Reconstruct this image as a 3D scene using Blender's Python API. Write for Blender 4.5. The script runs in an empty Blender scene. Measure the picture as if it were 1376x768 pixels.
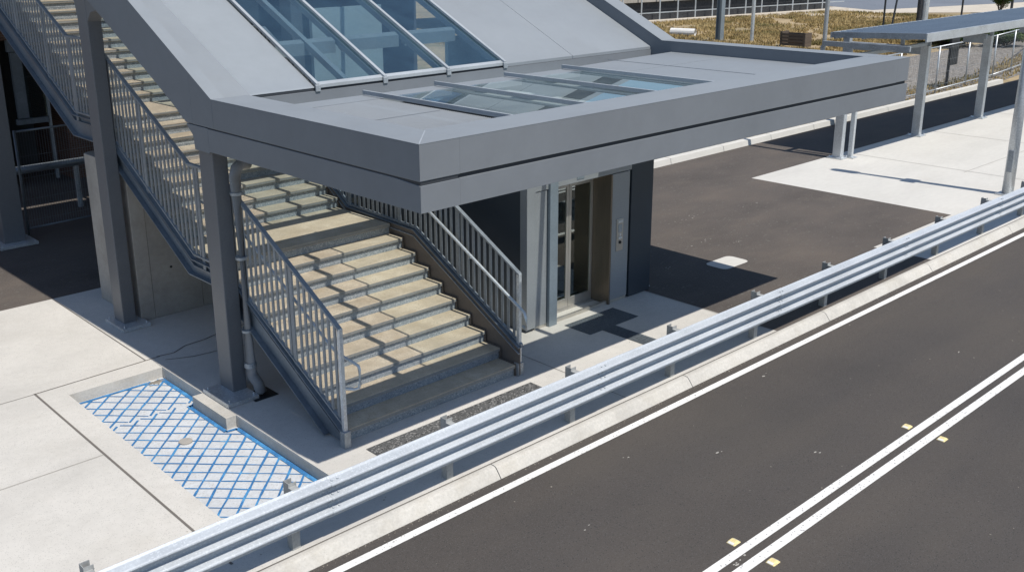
import bpy, math, random
from mathutils import Vector, Matrix
random.seed(7)
S = bpy.context.scene
COL = S.collection

# ------------------------------------------------------------------ materials
def new_mat(name):
    m = bpy.data.materials.new(name); m.use_nodes = True
    nt = m.node_tree
    for n in list(nt.nodes): nt.nodes.remove(n)
    out = nt.nodes.new('ShaderNodeOutputMaterial')
    return m, nt, out

def N(nt, t, **k):
    n = nt.nodes.new(t)
    for a, v in k.items():
        if a in n.bl_rna.properties: setattr(n, a, v)
        else: n.inputs[a].default_value = v
    return n

def ramp(nt, src, stops):
    r = nt.nodes.new('ShaderNodeValToRGB')
    e = r.color_ramp.elements
    while len(e) < len(stops): e.new(0.5)
    for i, (p, c) in enumerate(stops):
        e[i].position = p; e[i].color = (c[0], c[1], c[2], 1)
    nt.links.new(src, r.inputs[0]); return r

def mulc(c, f): return tuple(min(1, x*f) for x in c)

def surf(name, base, rough=.6, metal=0.0, big=(1.2, .88, 1.10), fine=(40., .93, 1.06), tint=None,
         speck=None, bump=0.0, bump_scale=120., spec=.5, stain=None, stretch=None, band=None):
    """noise-driven Principled: base colour x large mottling x fine grain, optional specks, stains, bump"""
    m, nt, out = new_mat(name)
    b = nt.nodes.new('ShaderNodeBsdfPrincipled')
    nt.links.new(b.outputs[0], out.inputs[0])
    tc = nt.nodes.new('ShaderNodeTexCoord')
    vec = tc.outputs['Object']
    if stretch:
        mp = N(nt, 'ShaderNodeMapping'); mp.inputs['Scale'].default_value = stretch
        nt.links.new(vec, mp.inputs[0]); vec = mp.outputs[0]
    def noise(scale, detail=4, rough_=.6):
        n = N(nt, 'ShaderNodeTexNoise'); n.inputs['Scale'].default_value = scale
        n.inputs['Detail'].default_value = detail; n.inputs['Roughness'].default_value = rough_
        nt.links.new(vec, n.inputs['Vector']); return n
    t = tint or base
    n1 = noise(big[0], 6, .62)
    r1 = ramp(nt, n1.outputs['Fac'], [(.3, mulc(base, big[1])), (.5, base), (.72, mulc(t, big[2]))])
    n2 = noise(fine[0], 3)
    r2 = ramp(nt, n2.outputs['Fac'], [(.3, (fine[1],)*3), (.7, (fine[2],)*3)])
    mx = N(nt, 'ShaderNodeMix', data_type='RGBA', blend_type='MULTIPLY'); mx.inputs[0].default_value = 1
    nt.links.new(r1.outputs[0], mx.inputs[6]); nt.links.new(r2.outputs[0], mx.inputs[7])
    col = mx.outputs[2]
    if speck:
        for sc, thr, c in speck:
            v = N(nt, 'ShaderNodeTexVoronoi'); v.inputs['Scale'].default_value = sc
            nt.links.new(vec, v.inputs['Vector'])
            sep = N(nt, 'ShaderNodeSeparateColor'); nt.links.new(v.outputs['Color'], sep.inputs[0])
            gt = N(nt, 'ShaderNodeMath', operation='GREATER_THAN'); gt.inputs[1].default_value = thr
            nt.links.new(sep.outputs[0], gt.inputs[0])
            mm = N(nt, 'ShaderNodeMix', data_type='RGBA')
            nt.links.new(gt.outputs[0], mm.inputs[0]); nt.links.new(col, mm.inputs[6])
            mm.inputs[7].default_value = (*c, 1); col = mm.outputs[2]
    if stain:
        sc, lo, hi, c, amt = stain
        n3 = noise(sc, 8, .68)
        r3 = ramp(nt, n3.outputs['Fac'], [(lo, (0, 0, 0)), (hi, (amt,)*3)])
        mm = N(nt, 'ShaderNodeMix', data_type='RGBA')
        nt.links.new(r3.outputs[0], mm.inputs[0]); nt.links.new(col, mm.inputs[6])
        mm.inputs[7].default_value = (*c, 1); col = mm.outputs[2]
    if band:
        mpb = N(nt, 'ShaderNodeMapping'); mpb.inputs['Scale'].default_value = band[0]; nt.links.new(tc.outputs['Object'], mpb.inputs[0])
        nb_ = N(nt, 'ShaderNodeTexNoise'); nb_.inputs['Scale'].default_value = 1; nb_.inputs['Detail'].default_value = 5; nt.links.new(mpb.outputs[0], nb_.inputs['Vector'])
        rb = ramp(nt, nb_.outputs['Fac'], [(.34, band[1]), (.66, band[2])])
        mm = N(nt, 'ShaderNodeMix', data_type='RGBA', blend_type='MULTIPLY'); mm.inputs[0].default_value = 1
        nt.links.new(col, mm.inputs[6]); nt.links.new(rb.outputs[0], mm.inputs[7]); col = mm.outputs[2]
    nt.links.new(col, b.inputs['Base Color'])
    b.inputs['Metallic'].default_value = metal
    b.inputs['Specular IOR Level'].default_value = spec
    rr = ramp(nt, n1.outputs['Fac'], [(.3, (max(0, rough-.07),)*3), (.7, (min(1, rough+.09),)*3)])
    nt.links.new(rr.outputs[0], b.inputs['Roughness'])
    if bump:
        nb = noise(bump_scale, 3)
        bp = N(nt, 'ShaderNodeBump'); bp.inputs['Strength'].default_value = bump; bp.inputs['Distance'].default_value = .01
        nt.links.new(nb.outputs['Fac'], bp.inputs['Height']); nt.links.new(bp.outputs[0], b.inputs['Normal'])
    return m

def glass(name, tint, gloss_tint=(1, 1, 1), ior=1.5, rough=.0, haze=0.0, dif=(.6, .65, .68)):
    m, nt, out = new_mat(name)
    tr = N(nt, 'ShaderNodeBsdfTransparent'); tr.inputs[0].default_value = (*tint, 1)
    gl = N(nt, 'ShaderNodeBsdfGlossy'); gl.inputs[0].default_value = (*gloss_tint, 1); gl.inputs['Roughness'].default_value = rough
    ge = N(nt, 'ShaderNodeNewGeometry'); dt = N(nt, 'ShaderNodeVectorMath', operation='DOT_PRODUCT')
    nt.links.new(ge.outputs['Normal'], dt.inputs[0]); nt.links.new(ge.outputs['Incoming'], dt.inputs[1])
    ab = N(nt, 'ShaderNodeMath', operation='ABSOLUTE'); nt.links.new(dt.outputs['Value'], ab.inputs[0])
    om = N(nt, 'ShaderNodeMath', operation='SUBTRACT'); om.inputs[0].default_value = 1; nt.links.new(ab.outputs[0], om.inputs[1])
    pw_ = N(nt, 'ShaderNodeMath', operation='POWER'); pw_.inputs[1].default_value = 5; nt.links.new(om.outputs[0], pw_.inputs[0])
    f0 = ((ior-1)/(ior+1))**2
    fr = N(nt, 'ShaderNodeMath', operation='MULTIPLY_ADD'); fr.inputs[1].default_value = 1-f0; fr.inputs[2].default_value = f0
    nt.links.new(pw_.outputs[0], fr.inputs[0])
    mx = N(nt, 'ShaderNodeMixShader')
    src = tr.outputs[0]
    if haze:
        d = N(nt, 'ShaderNodeBsdfDiffuse'); d.inputs[0].default_value = (*dif, 1)
        tc = N(nt, 'ShaderNodeTexCoord'); nz = N(nt, 'ShaderNodeTexNoise'); nz.inputs['Scale'].default_value = 2.5
        nz.inputs['Detail'].default_value = 6
        nt.links.new(tc.outputs['Object'], nz.inputs['Vector'])
        r = ramp(nt, nz.outputs['Fac'], [(.35, (haze*.6,)*3), (.7, (haze*1.5,)*3)])
        m2 = N(nt, 'ShaderNodeMixShader'); nt.links.new(r.outputs[0], m2.inputs[0])
        nt.links.new(tr.outputs[0], m2.inputs[1]); nt.links.new(d.outputs[0], m2.inputs[2]); src = m2.outputs[0]
    nt.links.new(fr.outputs[0], mx.inputs[0]); nt.links.new(src, mx.inputs[1]); nt.links.new(gl.outputs[0], mx.inputs[2])
    nt.links.new(mx.outputs[0], out.inputs[0])
    return m

M = {}
M['asphalt_road'] = surf('asphalt_road', (.073, .066, .061), .85, big=(.35, .86, 1.18), fine=(60, .88, 1.12), tint=(.070, .063, .057),
                         speck=[(150, .95, (.10, .097, .093)), (110, .975, (.035, .035, .036))], bump=.5, bump_scale=160,
                         stain=(.22, .5, .78, (.080, .072, .062), .55), spec=.3, band=((.06, .6, 1), (.88, .875, .885), (1.22, 1.16, 1.08)))
M['asphalt_yard'] = surf('asphalt_yard', (.098, .084, .074), .9, big=(.55, .74, 1.28), fine=(50, .82, 1.2), tint=(.10, .083, .070),
                         speck=[(120, .93, (.12, .11, .10)), (30, .985, (.13, .12, .105))], bump=.45, bump_scale=130,
                         stain=(.9, .56, .72, (.135, .115, .096), .6), spec=.25, stretch=(.6, 1.3, 1))
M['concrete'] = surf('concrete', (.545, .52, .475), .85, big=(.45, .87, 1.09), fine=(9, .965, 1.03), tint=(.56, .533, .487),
                     speck=[(140, .95, (.40, .385, .35))], bump=.15, bump_scale=90, stain=(.8, .52, .8, (.40, .365, .31), .35), spec=.25)
M['concrete_apron'] = surf('concrete_apron', (.56, .54, .495), .85, big=(.5, .93, 1.05), fine=(8, .97, 1.03),
                           bump=.12, stain=(.6, .5, .8, (.44, .41, .37), .35), spec=.25, stretch=(.5, 1.5, 1))
M['concrete_kerb'] = surf('concrete_kerb', (.515, .49, .445), .9, big=(1.5, .84, 1.1), fine=(30, .9, 1.06),
                          speck=[(120, .96, (.44, .415, .37))], bump=.3, bump_scale=60, stain=(2.2, .5, .75, (.38, .335, .26), .4), spec=.2)
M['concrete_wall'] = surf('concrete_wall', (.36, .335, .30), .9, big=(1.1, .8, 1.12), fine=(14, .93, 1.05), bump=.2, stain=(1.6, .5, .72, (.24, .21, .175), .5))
M['pit_floor'] = surf('pit_floor', (.52, .535, .545), .92, big=(1.5, .88, 1.08), fine=(28, .9, 1.07), speck=[(70, .93, (.44, .425, .40))], bump=.3, bump_scale=50)
M['blue_paint'] = surf('blue_paint', (.035, .165, .37), .8, big=(4, .75, 1.25), fine=(45, .7, 1.3), tint=(.07, .26, .46))
M['white_line'] = surf('white_line', (.76, .745, .71), .75, big=(2, .93, 1.04), fine=(55, .86, 1.05), speck=[(60, .965, (.35, .34, .33))], stain=(6, .62, .75, (.42, .40, .38), .6))
M['joint'] = surf('joint', (.15, .135, .118), .95)
M['joint_pale'] = surf('joint_pale', (.36, .34, .305), .95)
M['paint_grey'] = surf('paint_grey', (.178, .192, .208), .62, spec=.25, big=(.8, .94, 1.05), fine=(5, .98, 1.02), stain=(1.4, .5, .8, (.15, .16, .172), .45))  # canopy grey for upright faces, darkened for their weaker light
M['paint_roof'] = surf('paint_roof', (.228, .248, .266), .6, spec=.35, big=(.6, .95, 1.04), fine=(6, .985, 1.015), stain=(.9, .5, .75, (.205, .217, .228), .5))  # same canopy grey, lighter copy for the sunlit top faces
M['paint_dark'] = surf('paint_dark', (.034, .045, .058), .45, big=(1, .9, 1.1))
M['groove'] = surf('groove', (.03, .035, .042), .7)
M['paint_column'] = surf('paint_column', (.125, .132, .142), .45, big=(1.2, .94, 1.05))
M['galv'] = surf('galv', (.56, .585, .60), .42, metal=.55, big=(2.5, .86, 1.08), fine=(35, .86, 1.12), speck=[(65, .86, (.66, .69, .71))], stain=(5, .58, .8, (.40, .41, .41), .5))
M['galv_rail'] = surf('galv_rail', (.455, .485, .515), .5, metal=.12, big=(1.2, .9, 1.06), fine=(40, .9, 1.06), speck=[(85, .9, (.52, .55, .58))], stain=(4, .6, .8, (.36, .36, .36), .4))
M['galv_dull'] = surf('galv_dull', (.34, .365, .385), .5, metal=.4, big=(3, .8, 1.12), fine=(25, .88, 1.1), speck=[(55, .88, (.42, .45, .47))])
M['baluster'] = surf('baluster', (.245, .268, .288), .5, metal=.3, big=(3, .82, 1.12), fine=(25, .88, 1.1))
M['galv_post'] = surf('galv_post', (.34, .345, .335), .6, metal=.1, big=(3, .8, 1.15), fine=(25, .85, 1.15), stain=(6, .5, .75, (.14, .12, .095), .5))
M['stringer'] = surf('stringer', (.165, .19, .215), .42, metal=.25, big=(2, .82, 1.15), fine=(20, .9, 1.1))
M['tread'] = surf('tread', (.50, .425, .315), .9, big=(2.2, .84, 1.10), fine=(45, .9, 1.07), tint=(.56, .49, .375), speck=[(85, .95, (.38, .33, .25))],
                  bump=.2, bump_scale=90, stain=(2.6, .5, .72, (.37, .285, .185), .45), spec=.2)
M['granite'] = surf('granite', (.285, .32, .345), .85, big=(2, .9, 1.08), fine=(45, .85, 1.12), speck=[(75, .84, (.42, .445, .46)), (62, .92, (.20, .225, .245))], bump=.25, spec=.25)
M['nosing'] = surf('nosing', (.25, .255, .245), .85, big=(3, .88, 1.1), fine=(30, .9, 1.1))
M['brown_plate'] = surf('brown_plate', (.15, .125, .105), .6, big=(2, .85, 1.12))
M['steel'] = surf('steel', (.58, .55, .50), .38, metal=.7, big=(1.2, .88, 1.06), fine=(12, .95, 1.04), stretch=(1, 1, .12))
M['steel_dark'] = surf('steel_dark', (.235, .195, .15), .4, metal=.7, big=(1.4, .8, 1.15), stretch=(1, 1, .12))
M['panel'] = surf('panel', (.30, .315, .325), .4, metal=.2, big=(1, .94, 1.04))
M['panel_blue'] = surf('panel_blue', (.24, .285, .32), .38, metal=.3)
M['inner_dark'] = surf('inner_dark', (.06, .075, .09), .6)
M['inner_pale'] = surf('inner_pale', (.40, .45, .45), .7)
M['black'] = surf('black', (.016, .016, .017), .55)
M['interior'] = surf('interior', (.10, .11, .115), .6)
M['shaft_top'] = surf('shaft_top', (.42, .46, .47), .7, big=(1, .9, 1.05))
M['beam_in'] = surf('beam_in', (.25, .275, .285), .6)
M['beam_pale'] = surf('beam_pale', (.33, .355, .375), .5)
M['button'] = surf('button', (.70, .70, .68), .35, metal=.3)
M['tactile'] = surf('tactile', (.085, .085, .083), .85, big=(3, .85, 1.15), fine=(60, .6, 1.5), speck=[(55, .80, (.22, .215, .205)), (60, .9, (.03, .03, .03))], bump=.6)
M['tactile_dark'] = surf('tactile_dark', (.08, .094, .105), .75, big=(3, .85, 1.15), fine=(40, .7, 1.3))
M['brick'] = None
M['pipe'] = surf('pipe', (.215, .222, .232), .38, big=(2, .92, 1.06))
M['shelter_roof'] = surf('shelter_roof', (.27, .32, .375), .5, metal=.0, big=(.7, .9, 1.08), stain=(.8, .5, .8, (.30, .33, .37), .4), stretch=(.4, 1.5, 1))
M['stud'] = surf('stud', (.80, .66, .32), .35, fine=(60, .7, 1.15))
M['stud_white'] = surf('stud_white', (.78, .76, .70), .4)
M['wood'] = surf('wood', (.10, .075, .055), .8, big=(3, .7, 1.3), stretch=(.3, 1, 4))
M['sign_black'] = surf('sign_black', (.022, .024, .027), .5)
M['gravel'] = surf('gravel', (.20, .18, .155), .95, big=(.5, .82, 1.15), fine=(12, .72, 1.28), speck=[(14, .85, (.34, .315, .28)), (11, .9, (.09, .08, .07))], bump=.6, bump_scale=20,
                   stain=(.25, .5, .7, (.15, .15, .155), .6))
M['dirt'] = surf('dirt', (.34, .255, .145), .95, big=(.16, .78, 1.2), fine=(4, .78, 1.2), tint=(.34, .26, .15), stain=(.3, .5, .66, (.13, .125, .055), .6), bump=.4, bump_scale=8)
M['sand_path'] = surf('sand_path', (.52, .46, .375), .95, big=(.5, .9, 1.08), fine=(6, .9, 1.08))
M['far_wall'] = surf('far_wall', (.030, .032, .036), .7, fine=(9, .5, 1.6))
M['car_park'] = surf('car_park', (.155, .17, .195), .8, big=(.2, .9, 1.1))
M['far_roof'] = surf('far_roof', (.19, .215, .255), .4, metal=.2, big=(.2, .9, 1.08), stretch=(1, .2, 1))
M['white_pipe'] = surf('white_pipe', (.72, .70, .66), .7)
M['bark'] = surf('bark', (.09, .07, .05), .9)
M['pebble'] = surf('pebble', (.24, .215, .18), .9, big=(9, .5, 1.6))

def grass_mat(name, cols):
    m, nt, out = new_mat(name)
    b = N(nt, 'ShaderNodeBsdfPrincipled'); b.inputs['Roughness'].default_value = .9; b.inputs['Specular IOR Level'].default_value = .15
    tc = N(nt, 'ShaderNodeTexCoord')
    n = N(nt, 'ShaderNodeTexNoise'); n.inputs['Scale'].default_value = .35; n.inputs['Detail'].default_value = 6
    n2 = N(nt, 'ShaderNodeTexNoise'); n2.inputs['Scale'].default_value = 5.; n2.inputs['Detail'].default_value = 2
    for q in (n, n2): nt.links.new(tc.outputs['Object'], q.inputs['Vector'])
    r = ramp(nt, n.outputs['Fac'], [(.34, cols[0]), (.48, cols[1]), (.62, cols[2])])
    r2 = ramp(nt, n2.outputs['Fac'], [(.3, (.7,)*3), (.7, (1.3,)*3)])
    mx = N(nt, 'ShaderNodeMix', data_type='RGBA', blend_type='MULTIPLY'); mx.inputs[0].default_value = 1
    nt.links.new(r.outputs[0], mx.inputs[6]); nt.links.new(r2.outputs[0], mx.inputs[7])
    nt.links.new(mx.outputs[2], b.inputs['Base Color'])
    nt.links.new(b.outputs[0], out.inputs[0])
    return m
M['dry_grass'] = grass_mat('dry_grass', [(.21, .18, .075), (.36, .265, .12), (.42, .32, .155)])
M['leaf'] = grass_mat('leaf', [(.03, .05, .016), (.055, .085, .028), (.085, .115, .04)])

def brick_mat():
    m, nt, out = new_mat('brick')
    b = N(nt, 'ShaderNodeBsdfPrincipled'); b.inputs['Roughness'].default_value = .9
    tc = N(nt, 'ShaderNodeTexCoord'); mp = N(nt, 'ShaderNodeMapping'); mp.inputs['Rotation'].default_value = (math.radians(90), 0, 0)
    nt.links.new(tc.outputs['Object'], mp.inputs[0])
    br = N(nt, 'ShaderNodeTexBrick'); br.inputs['Scale'].default_value = 4.2
    br.inputs['Color1'].default_value = (.13, .06, .038, 1); br.inputs['Color2'].default_value = (.09, .045, .03, 1); br.inputs['Mortar'].default_value = (.15, .13, .11, 1)
    nt.links.new(mp.outputs[0], br.inputs['Vector']); nt.links.new(br.outputs[0], b.inputs['Base Color']); nt.links.new(b.outputs[0], out.inputs[0])
    return m
M['brick'] = brick_mat()
M['sky_glass'] = glass('sky_glass', (.84, .90, .92), (.85, .95, 1.0), 1.75, .0, .08, (.10, .19, .25))
M['flat_glass'] = glass('flat_glass', (.90, .94, .93), (.85, .97, 1.), 1.6, .0, .10, (.46, .54, .52))
M['door_glass'] = glass('door_glass', (.72, .77, .74), (.95, 1, .97), 2.4)
M['louvre_flat'] = surf('louvre_flat', (.355, .38, .405), .7, big=(.6, .95, 1.04), fine=(6, .98, 1.02), spec=.2)  # lighter than the roof so the added upright slats look as bright
M['louvre'] = surf('louvre', (.43, .46, .49), .7, big=(.6, .95, 1.04), fine=(6, .98, 1.02), spec=.2)

# ------------------------------------------------------------------ mesh helper
class MB:
    def __init__(s): s.v = []; s.f = []
    def quad(s, a, b, c, d):
        n = len(s.v); s.v += [tuple(a), tuple(b), tuple(c), tuple(d)]; s.f.append((n, n+1, n+2, n+3)); return s
    def poly(s, pts):
        n = len(s.v); s.v += [tuple(p) for p in pts]; s.f.append(tuple(range(n, n+len(pts)))); return s
    def box(s, x0, x1, y0, y1, z0, z1):
        n = len(s.v)
        s.v += [(x0,y0,z0),(x1,y0,z0),(x1,y1,z0),(x0,y1,z0),(x0,y0,z1),(x1,y0,z1),(x1,y1,z1),(x0,y1,z1)]
        s.f += [tuple(n+i for i in q) for q in ((0,3,2,1),(4,5,6,7),(0,1,5,4),(1,2,6,5),(2,3,7,6),(3,0,4,7))]; return s
    def prism(s, prof, axis, a0, a1):
        """extrude polygon: axis 'x': prof (y,z); axis 'y': prof (x,z); axis 'z': prof (x,y)"""
        def P(p, a): return {'x': (a, p[0], p[1]), 'y': (p[0], a, p[1]), 'z': (p[0], p[1], a)}[axis]
        n = len(s.v); k = len(prof)
        s.v += [P(p, a0) for p in prof] + [P(p, a1) for p in prof]
        s.f.append(tuple(n+i for i in range(k))[::-1]); s.f.append(tuple(n+k+i for i in range(k)))
        for i in range(k):
            j = (i+1) % k; s.f.append((n+i, n+j, n+k+j, n+k+i))
        return s
    def bar(s, p, q, w, h, up=(0, 0, 1)):
        p, q = Vector(p), Vector(q); d = (q-p).normalized(); u = Vector(up)
        r = d.cross(u)
        if r.length < 1e-5: r = d.cross(Vector((0, 1, 0)))
        r.normalize(); u = r.cross(d).normalized()
        n = len(s.v)
        for c in (p, q):
            for a, b in ((-1,-1),(1,-1),(1,1),(-1,1)): s.v.append(tuple(c+r*a*w/2+u*b*h/2))
        s.f += [tuple(n+i for i in t) for t in ((0,3,2,1),(4,5,6,7),(0,1,5,4),(1,2,6,5),(2,3,7,6),(3,0,4,7))]; return s
    def tube(s, pts, r, seg=10, cap=True):
        pts = [Vector(p) for p in pts]; n0 = len(s.v)
        dirs = []
        for i in range(len(pts)):
            a = pts[max(0, i-1)]; b = pts[min(len(pts)-1, i+1)]; dirs.append((b-a).normalized())
        ref = Vector((0, 0, 1)) if abs(dirs[0].z) < .9 else Vector((1, 0, 0))
        for i, p in enumerate(pts):
            d = dirs[i]; x = d.cross(ref)
            if x.length < 1e-4: x = d.cross(Vector((0, 1, 0)))
            x.normalize(); y = d.cross(x).normalized(); ref = x.cross(d) if False else ref
            rr = r[i] if isinstance(r, (list, tuple)) else r
            for k in range(seg):
                a = 2*math.pi*k/seg; s.v.append(tuple(p+x*math.cos(a)*rr+y*math.sin(a)*rr))
        for i in range(len(pts)-1):
            for k in range(seg):
                k2 = (k+1) % seg; a = n0+i*seg
                s.f.append((a+k, a+k2, a+seg+k2, a+seg+k))
        if cap:
            s.f.append(tuple(n0+k for k in range(seg))[::-1]); e = n0+(len(pts)-1)*seg; s.f.append(tuple(e+k for k in range(seg)))
        return s

def mesh_obj(name, mb, mat, off=(0, 0, 0), bevel=0, smooth=False):
    o_ = Vector(off)
    me = bpy.data.meshes.new(name)
    me.from_pydata([tuple(Vector(v)-o_) for v in mb.v], [], mb.f); me.update()
    me.materials.append(M[mat] if isinstance(mat, str) else mat)
    import bmesh
    bm = bmesh.new(); bm.from_mesh(me); bmesh.ops.recalc_face_normals(bm, faces=bm.faces); bm.to_mesh(me); bm.free()
    if smooth:
        for p in me.polygons: p.use_smooth = True
    o = bpy.data.objects.new(name, me); COL.objects.link(o)
    if bevel:
        b = o.modifiers.new('bevel', 'BEVEL'); b.width = bevel; b.segments = 2; b.limit_method = 'ANGLE'; b.angle_limit = math.radians(40)
    return o

def tag(o, label, cat, group=None):
    o['label'] = label; o['category'] = cat
    if group: o['group'] = group
    return o

def thing(name, label, cat, base, group=None):
    o = bpy.data.objects.new(name, None); COL.objects.link(o); o.location = base; o.empty_display_size = .2
    return tag(o, label, cat, group)

def world_off(o):
    v = Vector((0, 0, 0))
    while o: v += Vector(o.location); o = o.parent
    return v

def part(name, mb, mat, parent, bevel=0, smooth=False, label=None):
    o = mesh_obj(name, mb, mat, world_off(parent), bevel, smooth); o.parent = parent
    if label: o['label'] = label
    return o

def single(name, mb, mat, label, cat, base, group=None, bevel=0, smooth=False):
    o = mesh_obj(name, mb, mat, base, bevel, smooth); o.location = base
    return tag(o, label, cat, group)

def struct(name, mb, mat, smooth=False):
    o = mesh_obj(name, mb, mat, (0, 0, 0), 0, smooth); o['kind'] = 'structure'; return o

def copy_tree(o, parent=None):
    c = o.copy(); COL.objects.link(c)
    if parent: c.parent = parent
    for ch in [k for k in bpy.data.objects if k.parent == o]: copy_tree(ch, c)
    return c

def lerp_poly(pl, y):
    for (y0, z0), (y1, z1) in zip(pl, pl[1:]):
        if y0 <= y <= y1: return z0+(z1-z0)*(y-y0)/(y1-y0)
    return pl[-1][1] if y > pl[-1][0] else pl[0][1]

# ------------------------------------------------------------------ ground
ZR = -.12
def sheet(name, mat, pts, z=0.): return struct(name, MB().poly([(x, y, z) for x, y in pts]), mat)
struct('ground', MB().poly([(-300, -300, -.32), (600, -300, -.32), (600, 600, -.32), (-300, 600, -.32)]), 'dirt')
sheet('road', 'asphalt_road', [(-120, -40), (300, -40), (300, 7.60), (-120, 7.60)], ZR)
# pavement with a hole for the sunken slab
PX0, PX1, PY0, PY1 = 4.25, 5.585, 8.35, 13.0
pv = MB()
for a, b, c, d in ((-40, PX0, 7.715, 17.06), (PX1, 13.11, 7.715, 17.06), (PX0, PX1, 7.715, PY0), (PX0, PX1, PY1, 17.06)):
    pv.poly([(a, c, 0), (b, c, 0), (b, d, 0), (a, d, 0)])
struct('pavement', pv, 'concrete')
fc = MB()
fc.poly([(13.11, 7.715, 0), (18.3, 7.715, 0), (18.3, 8.86, 0), (21.72, 8.87, 0), (21.70, 13.85, 0), (150, 13.9, 0), (150, 16.30, 0), (13.11, 16.30, 0)])
fc.poly([(-40, 17.06, 0), (13.11, 17.06, 0), (13.11, 60, 0), (-40, 60, 0)])
struct('forecourt', fc, 'asphalt_yard')
sheet('concrete_apron', 'concrete_apron', [(18.3, 7.715), (150, 7.715), (150, 13.9), (21.70, 13.85), (21.72, 8.87), (18.3, 8.86)])
struct('terrain', MB().poly([(13.11, 16.30, -.004), (300, 16.30, -.004), (300, 320, -.004), (-40, 320, -.004), (-40, 60, -.004), (13.11, 60, -.004)]), 'dirt')
sheet('gravel_yard', 'gravel', [(19, 16.5), (44, 16.6), (62, 18.6), (74, 22.8), (60, 23.4), (47, 23.3), (30, 24.5), (19, 25)], .006)
sheet('sand_path', 'sand_path', [(56, 46.6), (77, 38.2), (84, 30.2), (96, 29.2), (130, 34), (108, 41), (92, 43), (74, 46.2), (58, 49)], .008)
sheet('car_park', 'car_park', [(79, 40.5), (96, 35.2), (130, 39.5), (120, 60), (88, 60)], .012)
# sunken slab, its walls
pw = MB()
pw.poly([(PX0, PY0, -.155), (PX1, PY0, -.155), (PX1, PY1, -.155), (PX0, PY1, -.155)])
struct('sunken_slab', pw, 'pit_floor')
kw = MB()
kw.quad((PX1, PY0, 0), (PX1, PY1, 0), (PX1, PY1, -.155), (PX1, PY0, -.155))
kw.quad((PX0, PY1, 0), (PX1, PY1, 0), (PX1, PY1, -.155), (PX0, PY1, -.155))
kw.quad((PX0, PY0, 0), (PX0, PY1, 0), (PX0, PY1, -.155), (PX0, PY0, -.155))
kw.quad((PX0, PY0, 0), (PX1, PY0, 0), (PX1, PY0, -.155), (PX0, PY0, -.155))
kw.box(5.44, PX1+.01, 10.89, 11.80, -.155, .003)
struct('slab_upstand', kw, 'concrete_kerb')
kt = MB()
kt.box(PX1-.001, 5.735, PY0, 10.88, -.02, .006); kt.box(PX1-.001, 5.735, 11.81, PY1+.14, -.02, .006)
struct('upstand_edge', kt, 'concrete')
# joints between paving bays
def strip(mb, p, q, w, z=.004):
    p = Vector((p[0], p[1], z)); q = Vector((q[0], q[1], z)); d = (q-p).normalized(); n = Vector((-d.y, d.x, 0))*w/2
    mb.quad(p-n, q-n, q+n, p+n)
j = MB()
strip(j, (3.92, 8.0), (3.92, 13.345), .028); strip(j, (3.9, 13.34), (5.74, 13.40), .020); strip(j, (5.52, 13.41), (5.53, 17.06), .018)
strip(j, (-30, 13.30), (3.9, 13.335), .010)
random.seed(3)
pts = [(5.70, 13.42), (5.95, 13.38), (6.2, 13.52), (6.55, 13.55), (6.9, 13.66), (7.6, 13.72)]
for a, b in zip(pts, pts[1:]): strip(j, a, b, .020, .005)
pts = [(5.74, 13.22), (6.1, 13.05), (6.5, 13.0), (7.0, 12.86)]
for a, b in zip(pts, pts[1:]): strip(j, a, b, .016, .005)
strip(j, (9.6, 7.8), (9.62, 10.3), .010)
struct('paving_joint', j, 'joint')
j = MB()
strip(j, (-30, 11.06), (3.9, 11.04), .016); strip(j, (0.6, 7.8), (.6, 17), .016); strip(j, (13.09, 7.8), (13.1, 10.4), .02)
strip(j, (26.0, 10.44), (60, 10.40), .02); 
for x in (26.2, 31, 35.8, 40.6): strip(j, (x, 7.8), (x, 13.85), .02)
struct('paving_seam', j, 'joint_pale')
# kerb at the road: sloped face with casting joints
kb = MB(); XK = [-30]; x = -29.2
while x < 120: XK.append(x); x += 3.63
for a, b in zip(XK, XK[1:]):
    kb.prism([(7.535, -.14), (7.714, -.14), (7.714, .002), (7.675, .002), (7.645, -.004), (7.625, -.018), (7.55, -.112)], 'x', a+.006, b-.006)
kerb = struct('kerb', kb, 'concrete_kerb')
jk = MB(); jk.box(-30, 120, 7.64, 7.712, -.14, -.03); struct('kerb_joint', jk, 'joint')
jl = MB(); strip(jl, (-30, 7.722), (120, 7.722), .016, .005); struct('kerb_seam', jl, 'joint')
# far kerb of the yard
kb = MB(); x = 12.0
while x < 43: 
    kb.prism([(16.26, -.02), (16.30, .15), (16.48, .16), (16.50, -.02)], 'x', x+.008, min(x+2.4, 43.4)-.008); x += 2.4
struct('yard_kerb', kb, 'concrete_apron')
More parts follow.
